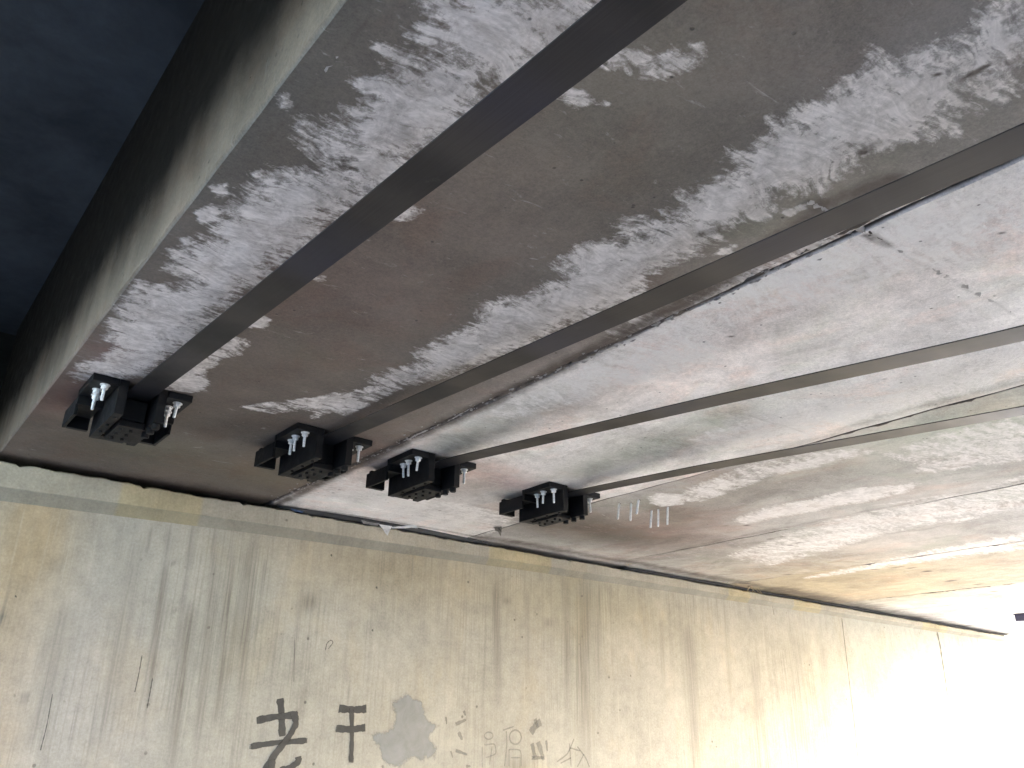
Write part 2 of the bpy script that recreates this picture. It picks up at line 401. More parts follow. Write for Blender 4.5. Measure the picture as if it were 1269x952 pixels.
CHIPS = [  # little rusty spots where bar ends and chairs show: pixel centre, half length, half height
 (955,668,5,1.4),(968,665,6,1.2),(985,663,5,1),(978,676,4,1.2),(990,673,5,1.2),(1003,671,5,1),(1062,697,5,.9),(1075,697,4,.8),(1088,695,5,.9),
 (975,712,8,1.0),(1082,706,6,1.0),(1110,703,10,1),(1130,704,5,1),(1150,708,7,2.2),(1178,720,9,1.6),(1212,724,8,1.0),(1230,733,5,1.4),
 (900,652,4,1.2),(925,651,4,1.5),(1155,748,3,1),(1178,757,3,1),(1095,698,5,.9),(840,390,3,1),(905,418,3,1),(898,429,3,1.3),(1093,461,1.5,1),(1097,469,1.2,1),(1102,476,1.3,1),(1186,587,1.4,1),(1200,540,1.2,1),
 (421,607,2,1),(413,611,2,2),(1062,330,1.5,1),(1182,232,1.5,1),(1241,288,1.2,1),(545,633,1,2)]
HOLES = [c8([(1113,195),(1138,174),(1168,161),(1191,157),(1172,176),(1142,191)]), c8([(862,380),(878,366),(893,364),(884,376),(868,388)]), c8([(1042,190),(1060,176),(1066,180),(1050,194)])]
TONE = [  # soft patches of colour in the concrete (px, py, radius x, radius y, colour, strength)
 (75,490,.12,.30,(.16,.075,.06),.55),(150,440,.10,.10,(.22,.13,.14),.4),(300,470,.30,.60,(.105,.080,.066),.65),
 (420,360,.25,.35,(.145,.105,.095),.6),(640,230,.25,.4,(.15,.115,.10),.5),(760,110,.2,.3,(.15,.14,.115),.5),(820,220,.3,.3,(.14,.125,.105),.5),
 (330,590,.30,.25,(.12,.10,.065),.6),(200,560,.25,.25,(.11,.105,.075),.6),(100,550,.2,.2,(.09,.075,.06),.6),
 (340,90,.12,.7,(.10,.095,.08),.6),(250,190,.10,.6,(.12,.115,.11),.5),
 (1200,120,.25,.3,(.24,.24,.25),.5),(1120,190,.18,.3,(.17,.16,.14),.5),(980,250,.12,.35,(.17,.155,.13),.7),
 (470,575,.20,.25,(.42,.29,.27),.6),(440,600,.1,.15,(.48,.37,.34),.5),(600,585,.25,.2,(.46,.37,.34),.6),(640,600,.25,.12,(.36,.20,.21),.5),(560,600,.2,.2,(.44,.36,.33),.5),
 (700,490,.2,.5,(.62,.54,.53),.4),(850,440,.3,.5,(.66,.57,.55),.4),(1100,330,.3,.4,(.66,.57,.55),.4),(590,535,.13,.35,(.30,.32,.275),.7),(560,552,.10,.15,(.15,.16,.14),.6),(660,500,.10,.35,(.40,.42,.38),.5),
 (790,560,.12,.45,(.36,.39,.34),.7),(740,582,.12,.22,(.17,.18,.16),.7),(880,520,.12,.5,(.44,.46,.41),.6),
 (760,660,.9,.34,(.088,.072,.058),.95),(700,645,.4,.3,(.10,.08,.065),.8),(850,660,.4,.25,(.26,.17,.15),.55),(865,640,.3,.3,(.17,.12,.11),.7),
 (900,610,.3,.6,(.24,.21,.185),.75),(1000,580,.3,.8,(.33,.31,.28),.5),(1220,520,.4,.5,(.42,.47,.38),.6),(1130,600,.3,.8,(.38,.38,.36),.4),
 (950,690,.6,.5,(.30,.275,.26),.5),(1060,680,.5,.6,(.5,.45,.42),.4),
 (1050,725,1.1,1.0,(.37,.30,.185),.9),(1150,720,.9,1.0,(.43,.37,.27),.6),
]
def clampn(x, a, b): return np.minimum(np.maximum(x, a), b)
def paint_soffit(P, base):
    """P: n x 2 soffit points. returns tone, mortar, soot, pale, lift"""
    n = len(P); tone = np.tile(np.array(base), (n, 1)); mo = np.full(n, -.25); so = np.zeros(n)
    for poly, lvl, fw in MORTAR:
        poly = np.array(poly); lo = poly.min(0)-fw*2; hi = poly.max(0)+fw*2
        k = np.where(((P > lo) & (P < hi)).all(1))[0]
        if not len(k): continue
        d = sd_poly(P[k], poly)
        v = np.where(d < 0, .5+(lvl-.5)*clampn(-d/fw, 0, 1) if lvl > .5 else lvl, .5 - d/fw*.9 if lvl > .5 else lvl-d/fw*.9)
        mo[k] = np.maximum(mo[k], v)
    for pl, hw, lv in SOOT:
        d = d_line(P, pl); so = np.maximum(so, lv*np.exp(-(d/hw)**2*.9))
    for poly in HOLES:
        poly = np.array(poly); k = np.where(np.hypot(*(P-poly.mean(0)).T) < .2)[0]
        if len(k): so[k] = np.maximum(so[k], clampn(.6-sd_poly(P[k], poly)/.006, 0, 1.1))
    for px, py, a, b_ in CHIPS:
        c = np.array(soff((px, py))); e = np.array(soff((px+a, py-a*.12)))-c; L = np.linalg.norm(e); e /= L
        q = P-c; s_ = q@e; t_ = q@np.array([-e[1], e[0]])
        hv = max(.008, np.linalg.norm(np.array(soff((px, py+b_)))-c)*.5)
        so = np.maximum(so, .98*np.exp(-((s_/L)**4+(t_/hv)**2)))
    for px, py, rx, ry, col, st in TONE:
        c = np.array(soff((px, py))); d = ((P[:, 0]-c[0])/rx)**2+((P[:, 1]-c[1])/ry)**2
        wgt = (st*np.exp(-d*.8))[:, None]; tone = tone*(1-wgt)+np.array(col)*wgt
    return tone, mo, so

def set_attr(me, name, vals, typ='FLOAT'):
    a = me.attributes.new(name, typ, 'POINT')
    if typ == 'FLOAT': a.data.foreach_set('value', np.asarray(vals, np.float32))
    else:
        c = np.ones((len(vals), 4), np.float32); c[:, :3] = vals; a.data.foreach_set('color', c.ravel())

# ------------------------------------------------------------------ SETTING: ground, road
def sheet(name, x0, x1, y0, y1, z, m, kind='structure', nx=1, ny=1):
    xs = np.linspace(x0, x1, nx+1); ys = np.linspace(y0, y1, ny+1)
    v = [(x, y, z) for y in ys for x in xs]; f = [(j*(nx+1)+i, j*(nx+1)+i+1, (j+1)*(nx+1)+i+1, (j+1)*(nx+1)+i) for j in range(ny) for i in range(nx)]
    return tag(link(name, me_from(name, v, f), m), kind=kind)
sheet('ground', -900, 900, -900, 900, -.12, M['earth'])
tag(link('road', box_mesh('road', (-60, -3.4, -.10), (60, 2.9, 0)), M['road']), kind='structure')
tag(link('pavement', box_mesh('pavement', (-60, 2.904, -.10), (60, YW, .13), .012), M['plain_c']), kind='structure')
tag(link('pavement', box_mesh('pavement', (-60, -4.9, -.10), (60, -3.404, .13), .012), M['plain_c']), kind='structure')

# embankments behind the abutments
def prism(name, prof, x0, x1, m):
    k = len(prof); v = [(x0, y, z) for y, z in prof]+[(x1, y, z) for y, z in prof]
    f = [(i, (i+1) % k, (i+1) % k+k, i+k) for i in range(k)]+[tuple(range(k))[::-1], tuple(range(k, 2*k))]
    return link(name, me_from(name, v, f), m)
tag(prism('embankment', [(6.2, -.2), (6.2, 3.3), (60, 3.3), (66, -.2)], -60, 15.5, M['bank']), kind='structure')
tag(prism('embankment', [(-6.4, -.2), (-60, -.2), (-60, 3.3), (-6.4, 3.3)], -60, 15.5, M['bank']), kind='structure')

# ------------------------------------------------------------------ ABUTMENT WALL
WX0, WX1 = -6.0, 11.72
STREAKS = [  # (top px, bottom px, half width px, level) on the wall face
 ((187,655),(180,690),3,.5),((203,700),(185,870),6,.45),((232,760),(215,950),10,.55),((262,675),(250,950),6,.45),((284,690),(272,900),6,.5),((303,685),(297,830),9,.55),((314,670),(303,860),4,.5),((328,696),(316,800),2.5,.5),
 ((168,675),(126,925),10,.35),((80,760),(50,895),13,.35),((367,775),(363,850),3,.4),((430,830),(432,870),2,.4),((612,730),(618,850),5,.45),((700,720),(706,870),6,.4),((728,720),(722,952),12,.45),((745,730),(738,850),4,.4),((853,785),(862,952),8,.45),
 ((935,820),(945,952),6,.3),((990,790),(990,952),12,.25),((1020,800),(1025,930),5,.25),((652,735),(655,830),3,.3),((820,770),(822,850),3,.3),((900,760),(905,860),3,.25),((560,780),(556,830),8,.2),
 ((1080,820),(1090,950),8,.2),((240,650),(232,700),4,.4),((210,650),(206,690),3,.35),((150,650),(146,700),4,.3),((120,860),(112,940),6,.3)]
BLOTS = [((383,747),9,13,.5),((31,865),4,7,.5),((3,765),3,9,.5),((215,697),3,2,.5),((680,772),6,6,.35),((640,950),14,12,.4),((946,950),14,12,.3),((410,650),60,6,.0),((217,756),2,2,.5),((590,757),2,2,.5),((435,775),2,5,.3),((628,745),5,4,.4),((660,700),6,3,.3)]
def paint_wall(P):   # P: x,z
    n = len(P); tone = np.tile(np.array((.400, .385, .342)), (n, 1)); st = np.zeros(n)
    def blob(c, rx, rz, col, s):
        nonlocal tone
        w_ = (s*np.exp(-(((P[:, 0]-c[0])/rx)**2+((P[:, 1]-c[1])/rz)**2)*.8))[:, None]; tone = tone*(1-w_)+np.array(col)*w_
    blob(wallp((5, 800)), .17, 1.2, (.50, .36, .20), .8); blob(wallp((25, 690)), .2, .35, (.45, .35, .20), .5)
    blob(wallp((470, 700)), .9, .22, (.44, .36, .22), .55); blob(wallp((740, 740)), 1.2, .25, (.44, .39, .24), .5)
    blob(wallp((200, 820)), .9, .6, (.37, .35, .30), .6); blob(wallp((110, 860)), .4, .4, (.40, .37, .34), .6)
    blob(wallp((520, 860)), .8, .5, (.42, .39, .32), .5); blob(wallp((980, 790)), 1.5, .35, (.43, .415, .35), .5)
    blob(wallp((1130, 800)), 1.3, .4, (.43, .45, .40), .6)
    for a, b_, hw, lv in STREAKS:
        A, B = np.array(wallp(a)), np.array(wallp(b_)); w0 = abs(wallp((a[0]+hw, a[1]))[0]-A[0])
        t = clampn((A[1]-P[:, 1])/max(A[1]-B[1], .01), -1, 2); xc = A[0]+(B[0]-A[0])*clampn(t, 0, 1)*.6 + .2*(B[0]-A[0])
        fade = clampn((t+.10)/.15, 0, 1)*clampn((1.25-t)/.5, 0, 1)
        st = np.maximum(st, lv*fade*np.exp(-((P[:, 0]-xc)/w0)**2))
    for c, rx, rz, lv in BLOTS:
        A = np.array(wallp(c)); B = np.array(wallp((c[0]+rx, c[1]+rz))); r = np.maximum(np.abs(B-A), .012)
        st = np.maximum(st, lv*1.4*np.exp(-(((P-A)/r)**2).sum(1)))
    return tone, st
def fine_axis(a, b, f0, f1, fine, coarse):
    return np.concatenate([np.arange(a, f0, coarse), np.arange(f0, f1, fine), np.arange(f1, b, coarse), [b]])
def grid_faces(nx, ny, off=0, flip=False):
    i, j = np.meshgrid(np.arange(nx-1), np.arange(ny-1)); a = (j*nx+i).ravel()+off
    q = np.stack([a, a+1, a+1+nx, a+nx], 1)
    return (q[:, ::-1] if flip else q).tolist()

wall = empty('abutment_wall', ((WX0+WX1)/2, YW, 0), 'streaked beige concrete abutment wall with brush painted characters under the girders', 'wall')
def wobj(name, me, m):
    o = link(name, me, m, wall); o.location = (-(WX0+WX1)/2, -YW, 0); return o
CAPX = [WX0, .48, 1.75, 3.66, 7.0, WX1]
capb = lambda x: np.interp(x, CAPX, [1.02, 1.038, 1.062, 1.085, 1.105, 1.118])+EYE      # lower arris of the cap
capc = lambda x: np.interp(x, CAPX, [.965, .982, 1.012, 1.045, 1.075, 1.098])+EYE       # foot of its chamfer
TOPZ = EYE+1.168
# main face with panel joint
xs = fine_axis(WX0, WX1, .4, 8.0, .016, .05); zs = np.concatenate([np.arange(-.1, 1.2, .12), np.arange(1.2, 2.72, .024)])
nz = len(zs)+1
V = [];
for k in range(nz):
    for x in xs:
        z = zs[k] if k < len(zs) else capc(x)
        V.append((x, YW, z))
V = np.array(V); me = me_from('wall_face', V, grid_faces(len(xs), nz), True)
t_, s_ = paint_wall(V[:, [0, 2]]); set_attr(me, 'tone', t_, 'FLOAT_COLOR'); set_attr(me, 'streak', s_); set_attr(me, 'run', np.ones(len(V)))
wobj('wall_face', me, M['wall'])
# projecting cap with chamfered, slightly broken arrises
def ragged(x, a, s=1.0):
    return a*(np.sin(x*7.3*s+1)+.6*np.sin(x*19.7*s+2)+.5*np.sin(x*43.1*s)+.4*np.sin(x*97*s+.5))/2.5
xs = np.arange(WX0, WX1, .02); xs = np.append(xs, WX1)
rows = []
for x in xs:
    rt = ragged(x, .005)+ragged(x+9, .003, 6)-max(0, ragged(x+3, .035, 1.7)-.018)
    rows.append([(x, YW-.0005, capc(x)-.002), (x, YW-.034+ragged(x, .002), capb(x)+ragged(x+5, .003)), (x, YW-.036, capb(x)+.006), (x, YW-.036, TOPZ-.012+rt), (x, YW-.010, TOPZ+rt), (x, YW+.75, TOPZ)])
V = np.array(rows).reshape(-1, 3); k = 6
f = [(i*k+j, (i+1)*k+j, (i+1)*k+j+1, i*k+j+1) for i in range(len(xs)-1) for j in range(k-1)]
me = me_from('wall_cap', V, f)
t_, s_ = paint_wall(V[:, [0, 2]]*np.array([1, 1]));
t_ = t_*.0+np.array((.44, .405, .325)); cw = np.isin(np.arange(len(V)) % k, [0, 1]); t_[cw] = (.27, .255, .21)  # chamfer toned darker: shade under the projecting cap put into its colour
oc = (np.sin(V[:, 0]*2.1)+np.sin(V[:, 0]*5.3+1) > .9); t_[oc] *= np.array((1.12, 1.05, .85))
set_attr(me, 'tone', t_, 'FLOAT_COLOR'); set_attr(me, 'streak', np.clip(.06+.2*np.sin(V[:, 0]*9)*np.sin(V[:, 0]*3.1), 0, .3)); set_attr(me, 'run', np.full(len(V), .25))
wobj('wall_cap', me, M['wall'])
wobj('wall_core', box_mesh('wall_core', (WX0, YW+.004, -.1), (WX1-.004, YW+.8, TOPZ-.03)), M['plain_c'])
wobj('wall_end', box_mesh('wall_end', (WX1-.003, YW+.001, -.1), (WX1+.001, YW+.75, TOPZ-.02)), M['plain_c'])
wobj('ballast_wall', box_mesh('ballast_wall', (WX0, YW+.752, TOPZ-.1), (WX1, YW+1.15, H+.92)), M['sooty'])

# opposite abutment, behind the camera
wb = empty('abutment_wall', (2.8, -5.0, 0), 'plain concrete abutment wall across the road behind the viewer', 'wall')
o = link('wall_body', box_mesh('wall_body', (-8.8, -1.2, -.1), (8.9, 0, H-.02)), M['plain_c'], wb)

# ribbons of paint and cracks lying on the wall
def ribbon(pts, wpx, widths=None, y=YW, to=wallp, sub=6):
    """smooth stroke through photo points -> flat ribbon on the wall, 3 rows so that the edge can fade"""
    P = np.array([to(p) for p in pts]); ww = abs(np.array(to((pts[0][0]+wpx, pts[0][1])))[0]-P[0][0])
    Q = []
    for i in range(len(P)-1):
        for t in np.linspace(0, 1, sub, endpoint=False): Q.append(P[i]*(1-t)+P[i+1]*t)
    Q.append(P[-1]); Q = np.array(Q)
    for _ in range(3):
        if len(P) > 2: Q[1:-1] = (Q[:-2]+2*Q[1:-1]+Q[2:])/4
    T = np.gradient(Q, axis=0); T /= np.linalg.norm(T, axis=1)[:, None]+1e-9; Nn = np.stack([-T[:, 1], T[:, 0]], 1)
    v = []; e = []; n = len(Q)
    for i in range(n):
        s = widths(i/(n-1)) if widths else 1.0
        s *= 1+.10*math.sin(i*2.1+P[0][0]*9)
        for off, ed in ((-.5, .30), (-.33, .95), (.33, .95), (.5, .30)):
            q = Q[i]+Nn[i]*off*ww*s; v.append((q[0], y, q[1])); e.append(ed*(.55 if i in (0, n-1) else 1))
    f = [(i*4+j, i*4+j+1, (i+1)*4+j+1, (i+1)*4+j) for i in range(n-1) for j in range(3)]
    return v, f, e
def stroke_mesh(name, strokes, y):
    V, Fs, E_ = [], [], []
    for st in strokes:
        v, f, e = ribbon(*st, y=y-.0004*len(Fs)/100); o_ = len(V); V += v; E_ += e; Fs += [tuple(a+o_ for a in q) for q in f]
        y -= .0006
    me = me_from(name, V, Fs); set_attr(me, 'edge', E_); return me
cc = lambda *p: [(280+x/2.644, 840+y/2.644) for x, y in p]
brush = lambda t: 1.15-.25*math.sin(t*math.pi)
taper = lambda t: 1.1-.5*t
wobj('painted_character', stroke_mesh('painted_character', [
    (cc((178,68),(182,125),(184,192)), 9, brush), (cc((100,140),(160,128),(230,122)), 8.5, brush),
    (cc((76,226),(165,212),(266,206)), 7, brush), (cc((222,112),(230,150),(205,195),(160,250),(118,318)), 8.5, brush),
    (cc((236,258),(238,275),(205,298),(175,305)), 8, brush), (cc((150,268),(148,330),(190,352),(250,350)), 8, brush)], YW-.0012), M['char'])
wobj('painted_character', stroke_mesh('painted_character', [
    (cc((370,100),(412,106),(460,102)), 8.5, brush), (cc((411,100),(413,190),(409,280)), 6, brush),
    (cc((360,165),(408,170),(456,164)), 8, brush)], YW-.0012), M['char'])
wobj('painted_character', stroke_mesh('painted_character', [
    (cc((752,152),(786,138)), 4, taper), (cc((762,178),(774,204)), 4.5, taper), (cc((752,238),(790,252)), 3.5, taper),
    (cc((720,128),(722,152)), 2.5, taper), (cc((778,108),(784,124)), 3, taper), (cc((785,290),(800,290)), 3, taper), (cc((735,240),(742,262)), 2, taper)], YW-.0012), M['faint'])
wobj('painted_character', stroke_mesh('painted_character', [
    (cc((998,180),(1015,155),(1032,145)), 7, brush), (cc((1012,135),(1022,165)), 4, taper), (cc((1002,215),(1012,262)), 5, brush),
    (cc((1022,210),(1040,270)), 6, taper), (cc((1048,205),(1052,240)), 3, taper), (cc((1000,262),(1040,262)), 4, taper)], YW-.0012), M['faint'])
circ = lambda cx_, cy_, rx, ry, a0=0, a1=6.3: cc(*[(cx_+rx*math.cos(a), cy_+ry*math.sin(a)) for a in np.linspace(a0, a1, 12)])
wobj('scribble', stroke_mesh('scribble', [
    (circ(948,195,20,24), 1.6, None), (cc((918,175),(920,220),(912,290)), 1.5, None), (circ(860,190,14,12), 1.4, None), (cc((845,220),(880,215),(885,250),(850,262)), 1.4, None),
    (cc((838,225),(838,296)), 1.5, None), (cc((870,225),(862,285)), 1.4, None), (cc((925,235),(965,235),(965,290)), 1.5, None), (cc((925,235),(925,290)), 1.5, None), (cc((930,262),(962,262)), 1.3, None), (cc((905,172),(940,160)), 1.4, None)], YW-.0012), M['pencil'])
wobj('scribble', stroke_mesh('scribble', [
    (cc((1140,200),(1120,250),(1085,275)), 1.5, None), (cc((1128,230),(1160,240)), 1.4, None), (cc((1125,215),(1130,292)), 1.4, None), (cc((1150,225),(1178,262),(1190,292)), 1.4, None), (cc((1172,250),(1150,292)), 1.3, None), (cc((1130,262),(1095,280)), 1.3, None)], YW-.0012), M['pencil'])
# grey cover-up paint
poly = cc((536,66),(560,70),(585,52),(612,62),(640,82),(650,110),(656,132),(697,158),(668,180),(664,205),(692,232),(682,266),(655,262),(640,280),(618,262),(590,268),(565,290),(535,284),(508,268),(506,240),(490,215),(480,188),(520,180),(552,165),(556,120),(544,95))
PP = np.array([wallp(p) for p in poly]); x0, z0 = PP.min(0)-.04; x1, z1 = PP.max(0)+.04
gx = np.arange(x0, x1, .008); gz = np.arange(z0, z1, .008); G = np.array([(x, z) for z in gz for x in gx]); d = sd_poly(G, PP)
me = me_from('paint_patch', [(x, YW-.0012, z) for x, z in G], grid_faces(len(gx), len(gz))); set_attr(me, 'edge', clampn(.42-d/.035*.5, -.9, 1.4))
wobj('paint_patch', me, M['grey'])
# cracks, joints and thin dirt lines on the wall
def thread(name, pts, wpx, m):
    wpx *= .95; m = M['thin']
    me = stroke_mesh(name, [(pts, wpx, lambda t: .6+.8*abs(math.sin(t*23)))], YW-.0013); return wobj(name, me, m)
thread('crack', [(1161,783),(1165,800),(1167,815),(1171,840),(1174,862),(1178,887)], 1.7, M['crack'])
thread('panel_joint', [(1043,766),(1047,800),(1053,850),(1059,900),(1064,951)], .7, M['ridge_dark'])
thread('crack', [(290,632),(288,645)], 1.3, M['crack']); thread('crack', [(56,578),(52,592)], 1.4, M['crack'])
for p in ([(176,812),(172,835),(167,858)], [(189,840),(186,858),(182,878)], [(65,860),(58,900),(50,930)]): thread('dirt_line', p, 1.3, M['crack'])
for p in ([(365,790),(364,845)], [(955,738),(959,762)]): thread('dirt_line', p, .6, M['ridge_dark'])
thread('crack', cc((340,420),(340,420.1))[:1]+[(404,802),(409,796),(414,794),(413,800),(406,806)], .9, M['rust']) if False else thread('wire_stub', [(403,806),(405,797),(410,793),(413,796),(407,804)], 1.0, M['rust'])
for p in ((410,687),(461,780),(466,727),(19,738)):
    thread('pit', [p, (p[0]+1.2, p[1]+2.6)], 1.8, M['crack'])

# ------------------------------------------------------------------ BRIDGE DECK: girders, seams, slab
deck = empty('bridge_deck', (6, 0, H), 'stained concrete girder deck of the underpass with smeared grey mortar underneath', 'bridge')
def dobj(name, me, m, kind=None):
    o = link(name, me, m, deck); o.location = (-6, 0, -H)
    if kind: o['kind'] = kind
    return o
EDGE = [.438, 1.822, 3.222, 4.59, 6.02, 7.70, 9.05, 10.4, 11.70]
BASE = [(.138, .119, .104), (.78, .755, .75), (.43, .415, .405), (.42, .41, .405), (.44, .40, .34), (.48, .49, .475), (.50, .50, .49), (.50, .50, .49)]
for g in range(8):
    a, b_ = EDGE[g]+(.0 if g == 0 else .006 if g == 1 else .0018), EDGE[g+1]-(.006 if g == 0 else .0018)
    ch = .007 if g < 2 else .004
    st = [.0125, .016, .02, .03, .035, .05, .08, .1][g]
    xs = np.arange(a+ch, b_-ch, st); xs = np.append(xs, b_-ch)
    ys = fine_axis(-5.4, 5.2, .2, 4.7, st*1.1, .12)
    V = np.array([(x, y, H) for y in ys for x in xs]); P = V[:, :2]
    tone, mo, so = paint_soffit(P, BASE[g])
    V[:, 2] += .0025*np.sin(P[:, 0]*5+g)*np.sin(P[:, 1]*3.1)+.0012*np.sin(P[:, 1]*17+P[:, 0]*11)
    nx, ny = len(xs), len(ys); F_ = grid_faces(nx, ny, 0, True); V = V.tolist(); n0 = len(V)
    # chamfers and sides
    sides = []
    for side, col_i, sx in ((0, 0, a), (1, nx-1, b_)):
        zs_ = [H+ch+.001] + (list(np.linspace(H+.04, H+.92, 32)) if (g == 0 and side == 0) else [H+.92])
        base_i = len(V)
        for z in zs_:
            for j, y in enumerate(ys): V.append((sx+ (ragged(y, .003, 2) if z < H+.02 and g < 2 else 0), y, z))
        for r in range(len(zs_)):
            for j in range(ny-1):
                lo = (lambda j_: j_*nx+col_i) if r == 0 else (lambda j_: base_i+(r-1)*ny+j_)
                hi = lambda j_: base_i+r*ny+j_
                q = (lo(j), lo(j+1), hi(j+1), hi(j)); F_.append(q if side == 1 else q[::-1])
    me = me_from('girder', V, F_)
    VV = np.array(V); extra = len(V)-n0
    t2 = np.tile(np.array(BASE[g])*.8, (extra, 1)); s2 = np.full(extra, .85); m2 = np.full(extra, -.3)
    if g == 0:   # outer face: pale at the arris, darker upward, with vertical runs
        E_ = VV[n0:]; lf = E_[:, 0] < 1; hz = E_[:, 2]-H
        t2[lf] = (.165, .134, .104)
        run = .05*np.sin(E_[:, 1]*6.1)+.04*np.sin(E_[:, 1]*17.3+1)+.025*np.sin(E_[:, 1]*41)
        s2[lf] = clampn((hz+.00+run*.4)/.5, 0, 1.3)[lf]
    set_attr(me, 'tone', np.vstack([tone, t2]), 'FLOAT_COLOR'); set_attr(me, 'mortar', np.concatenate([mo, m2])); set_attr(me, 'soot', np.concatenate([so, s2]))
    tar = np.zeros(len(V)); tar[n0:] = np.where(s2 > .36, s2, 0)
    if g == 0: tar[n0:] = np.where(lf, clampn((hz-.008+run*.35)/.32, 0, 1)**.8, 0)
    else: tar[:] = 0
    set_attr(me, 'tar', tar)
    set_attr(me, 'pale', np.full(len(V), [0., .5, .10, .3, .1, .3, .3, .3][g])); set_attr(me, 'lift', np.full(len(V), [0., .75, .6, .8, .6, .8, .8, .8][g]))
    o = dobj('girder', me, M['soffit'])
    if g == 4: o['label'] = 'girder with yellow-brown stained underside'
    if g == 0: o['label'] = 'dark outer girder with broad grey mortar smears'

# rough mortar beads squeezed out of the joints
def bead(name, pts, r, m, amp=.5, ystep=.02, drop=.0):
    pts = np.array(pts); seg = np.linalg.norm(np.diff(pts, axis=0), axis=1); L = np.concatenate([[0], np.cumsum(seg)])
    s = np.arange(0, L[-1], ystep); xy = np.stack([np.interp(s, L, pts[:, i]) for i in (0, 1)], 1)
    T = np.gradient(xy, axis=0); T /= np.linalg.norm(T, axis=1)[:, None]; Nn = np.stack([-T[:, 1], T[:, 0]], 1)
    V = []; k = 5
    sm = np.convolve(rng.normal(0, 1, len(s)+8), np.ones(4)/4, 'same')[4:-4]
    for i in range(len(s)):
        rr = r*(1+amp*sm[i]); w_ = r*(1.6+amp*1.2*rng.normal())
        c = xy[i]+Nn[i]*r*amp*.5*rng.normal()
        for j, t in enumerate(np.linspace(-1, 1, k)):
            q = c+Nn[i]*t*w_; V.append((q[0], q[1], H+.004-max(0, (1-t*t))*max(rr, .001)*(1+.3*rng.normal())-drop))
    f = [(i*k+j, i*k+j+1, (i+1)*k+j+1, (i+1)*k+j) for i in range(len(s)-1) for j in range(k-1)]
    return dobj(name, me_from(name, V, f, True), m)
bead('joint_mortar', [(EDGE[1], 4.5), (EDGE[1]-.01, 3), (EDGE[1], 1.5), (EDGE[1]-.03, .9), (EDGE[1], -5)], .0055, M['seam'], .9)
bead('joint_mortar', [(EDGE[2], 2.0), (EDGE[2], -5)], .004, M['seam'], .8)
bead('joint_mortar', [(EDGE[3], 4.45), (EDGE[3], -5)], .0028, M['seam'], .8)
bead('joint_mortar', [(EDGE[4], 4.45), (EDGE[4], -5)], .004, M['seam_pale'], .8)
bead('joint_mortar', [(EDGE[5], 4.45), (EDGE[5], -5)], .004, M['seam'], .8)
# fine cast ridges left by the formwork
for pts, r, mm_ in [
    ([(1002,250),(1060,282),(1072,290)], .006, 'ridge'), ([(1090,297),(1130,320),(1190,352),(1235,378)], .006, 'ridge'), ([(1075,287),(1104,304)], .006, 'crack'),
    ([(1190,352),(1250,385),(1269,398)], .003, 'ridge_dark'), ([(897,499),(935,517),(1008,540)], .003, 'ridge_dark'), ([(727,442),(750,450),(771,457)], .002, 'ridge_dark'),
    ([(480,0),(440,45),(400,95)], .004, 'ridge'), ([(385,112),(362,140)], .002, 'ridge'), ([(352,152),(310,205),(270,262)], .0013, 'ridge_dark'),
    ([(500,548),(560,520),(600,498)], .003, 'ridge'), ([(700,452),(790,405)], .002, 'ridge'), ([(930,395),(1005,365)], .002, 'ridge'),
    ([(585,535),(620,548)], .002, 'ridge_dark'), ([(690,585),(760,560)], .0015, 'ridge')]:
    bead('formwork_ridge', fx(pts), r, M[mm_], .7, .012, -.002)
# torn mortar flakes along the big joint
fl_bm = bmesh.new()
for i in range(260):
    t = random.random(); x = EDGE[1]+random.gauss(0, .020); y = 4.45-3.6*t; r_ = random.uniform(.0025, .008)
    c = Vector((x, y, H-.0015)); k = random.randint(5, 7); a0 = random.random()*6; el = random.uniform(1, 3)
    lo = [fl_bm.verts.new(c+Vector((math.cos(a0+j*6.283/k)*r_*random.uniform(.6, 1.2), math.sin(a0+j*6.283/k)*r_*el*random.uniform(.6, 1.2), .003))) for j in range(k)]
    tip = fl_bm.verts.new(c+Vector((random.gauss(0, r_*.3), random.gauss(0, r_*.3), -random.uniform(.1, .5)*r_)))
    for j in range(k): fl_bm.faces.new((lo[(j+1) % k], lo[j], tip))
o = dobj('mortar_flakes', bm_mesh('mortar_flakes', fl_bm), M['seam_pale'], 'stuff')

dobj('deck_slab', box_mesh('deck_slab', (-3.6, -6.0, H+.922), (12.3, YW+1.6, H+1.16)), M['cant'])  # left overhang widened out of view to cut the light from that side
dobj('parapet', box_mesh('parapet', (12.0, -6.0, H+1.162), (12.28, YW+1.6, H+2.1), .02), M['plain_c'])
# bearings in the gap over the wall
for g in range(8):
    for dx in (.3, 1.05):
        dobj('bearing_pad', box_mesh('bearing_pad', (EDGE[g]+dx-.1, YW+.28, TOPZ-.004), (EDGE[g]+dx+.1, YW+.5, H+.003), .004), M['rubber'])

# ------------------------------------------------------------------ CARBON PLATES
STRIP = {  # anchor x0, left edge x, [(y, z rel. to eye)] measured sag of the slack plates
 0: (.536, .672, [(3.45, 1.172), (3.12, 1.168), (2.0, 1.095), (.84, 1.020), (.3, .992), (-1.2, .95), (-3.0, 1.03), (-4.4, 1.17)]),
 1: (1.346, 1.476, [(3.45, 1.172), (3.12, 1.168), (1.89, 1.107), (.37, 1.033), (-1.2, .99), (-3.0, 1.05), (-4.4, 1.17)]),
 2: (1.907, 2.037, [(3.45, 1.172), (3.12, 1.162), (1.58, 1.007), (.62, .899), (-.4, .84), (-1.6, .85), (-3.2, .98), (-4.4, 1.17)]),
 3: (2.741, 2.871, [(3.45, 1.172), (3.12, 1.165), (2.255, 1.108), (.93, .9985), (-.4, .91), (-1.6, .91), (-3.2, 1.02), (-4.4, 1.17)])}
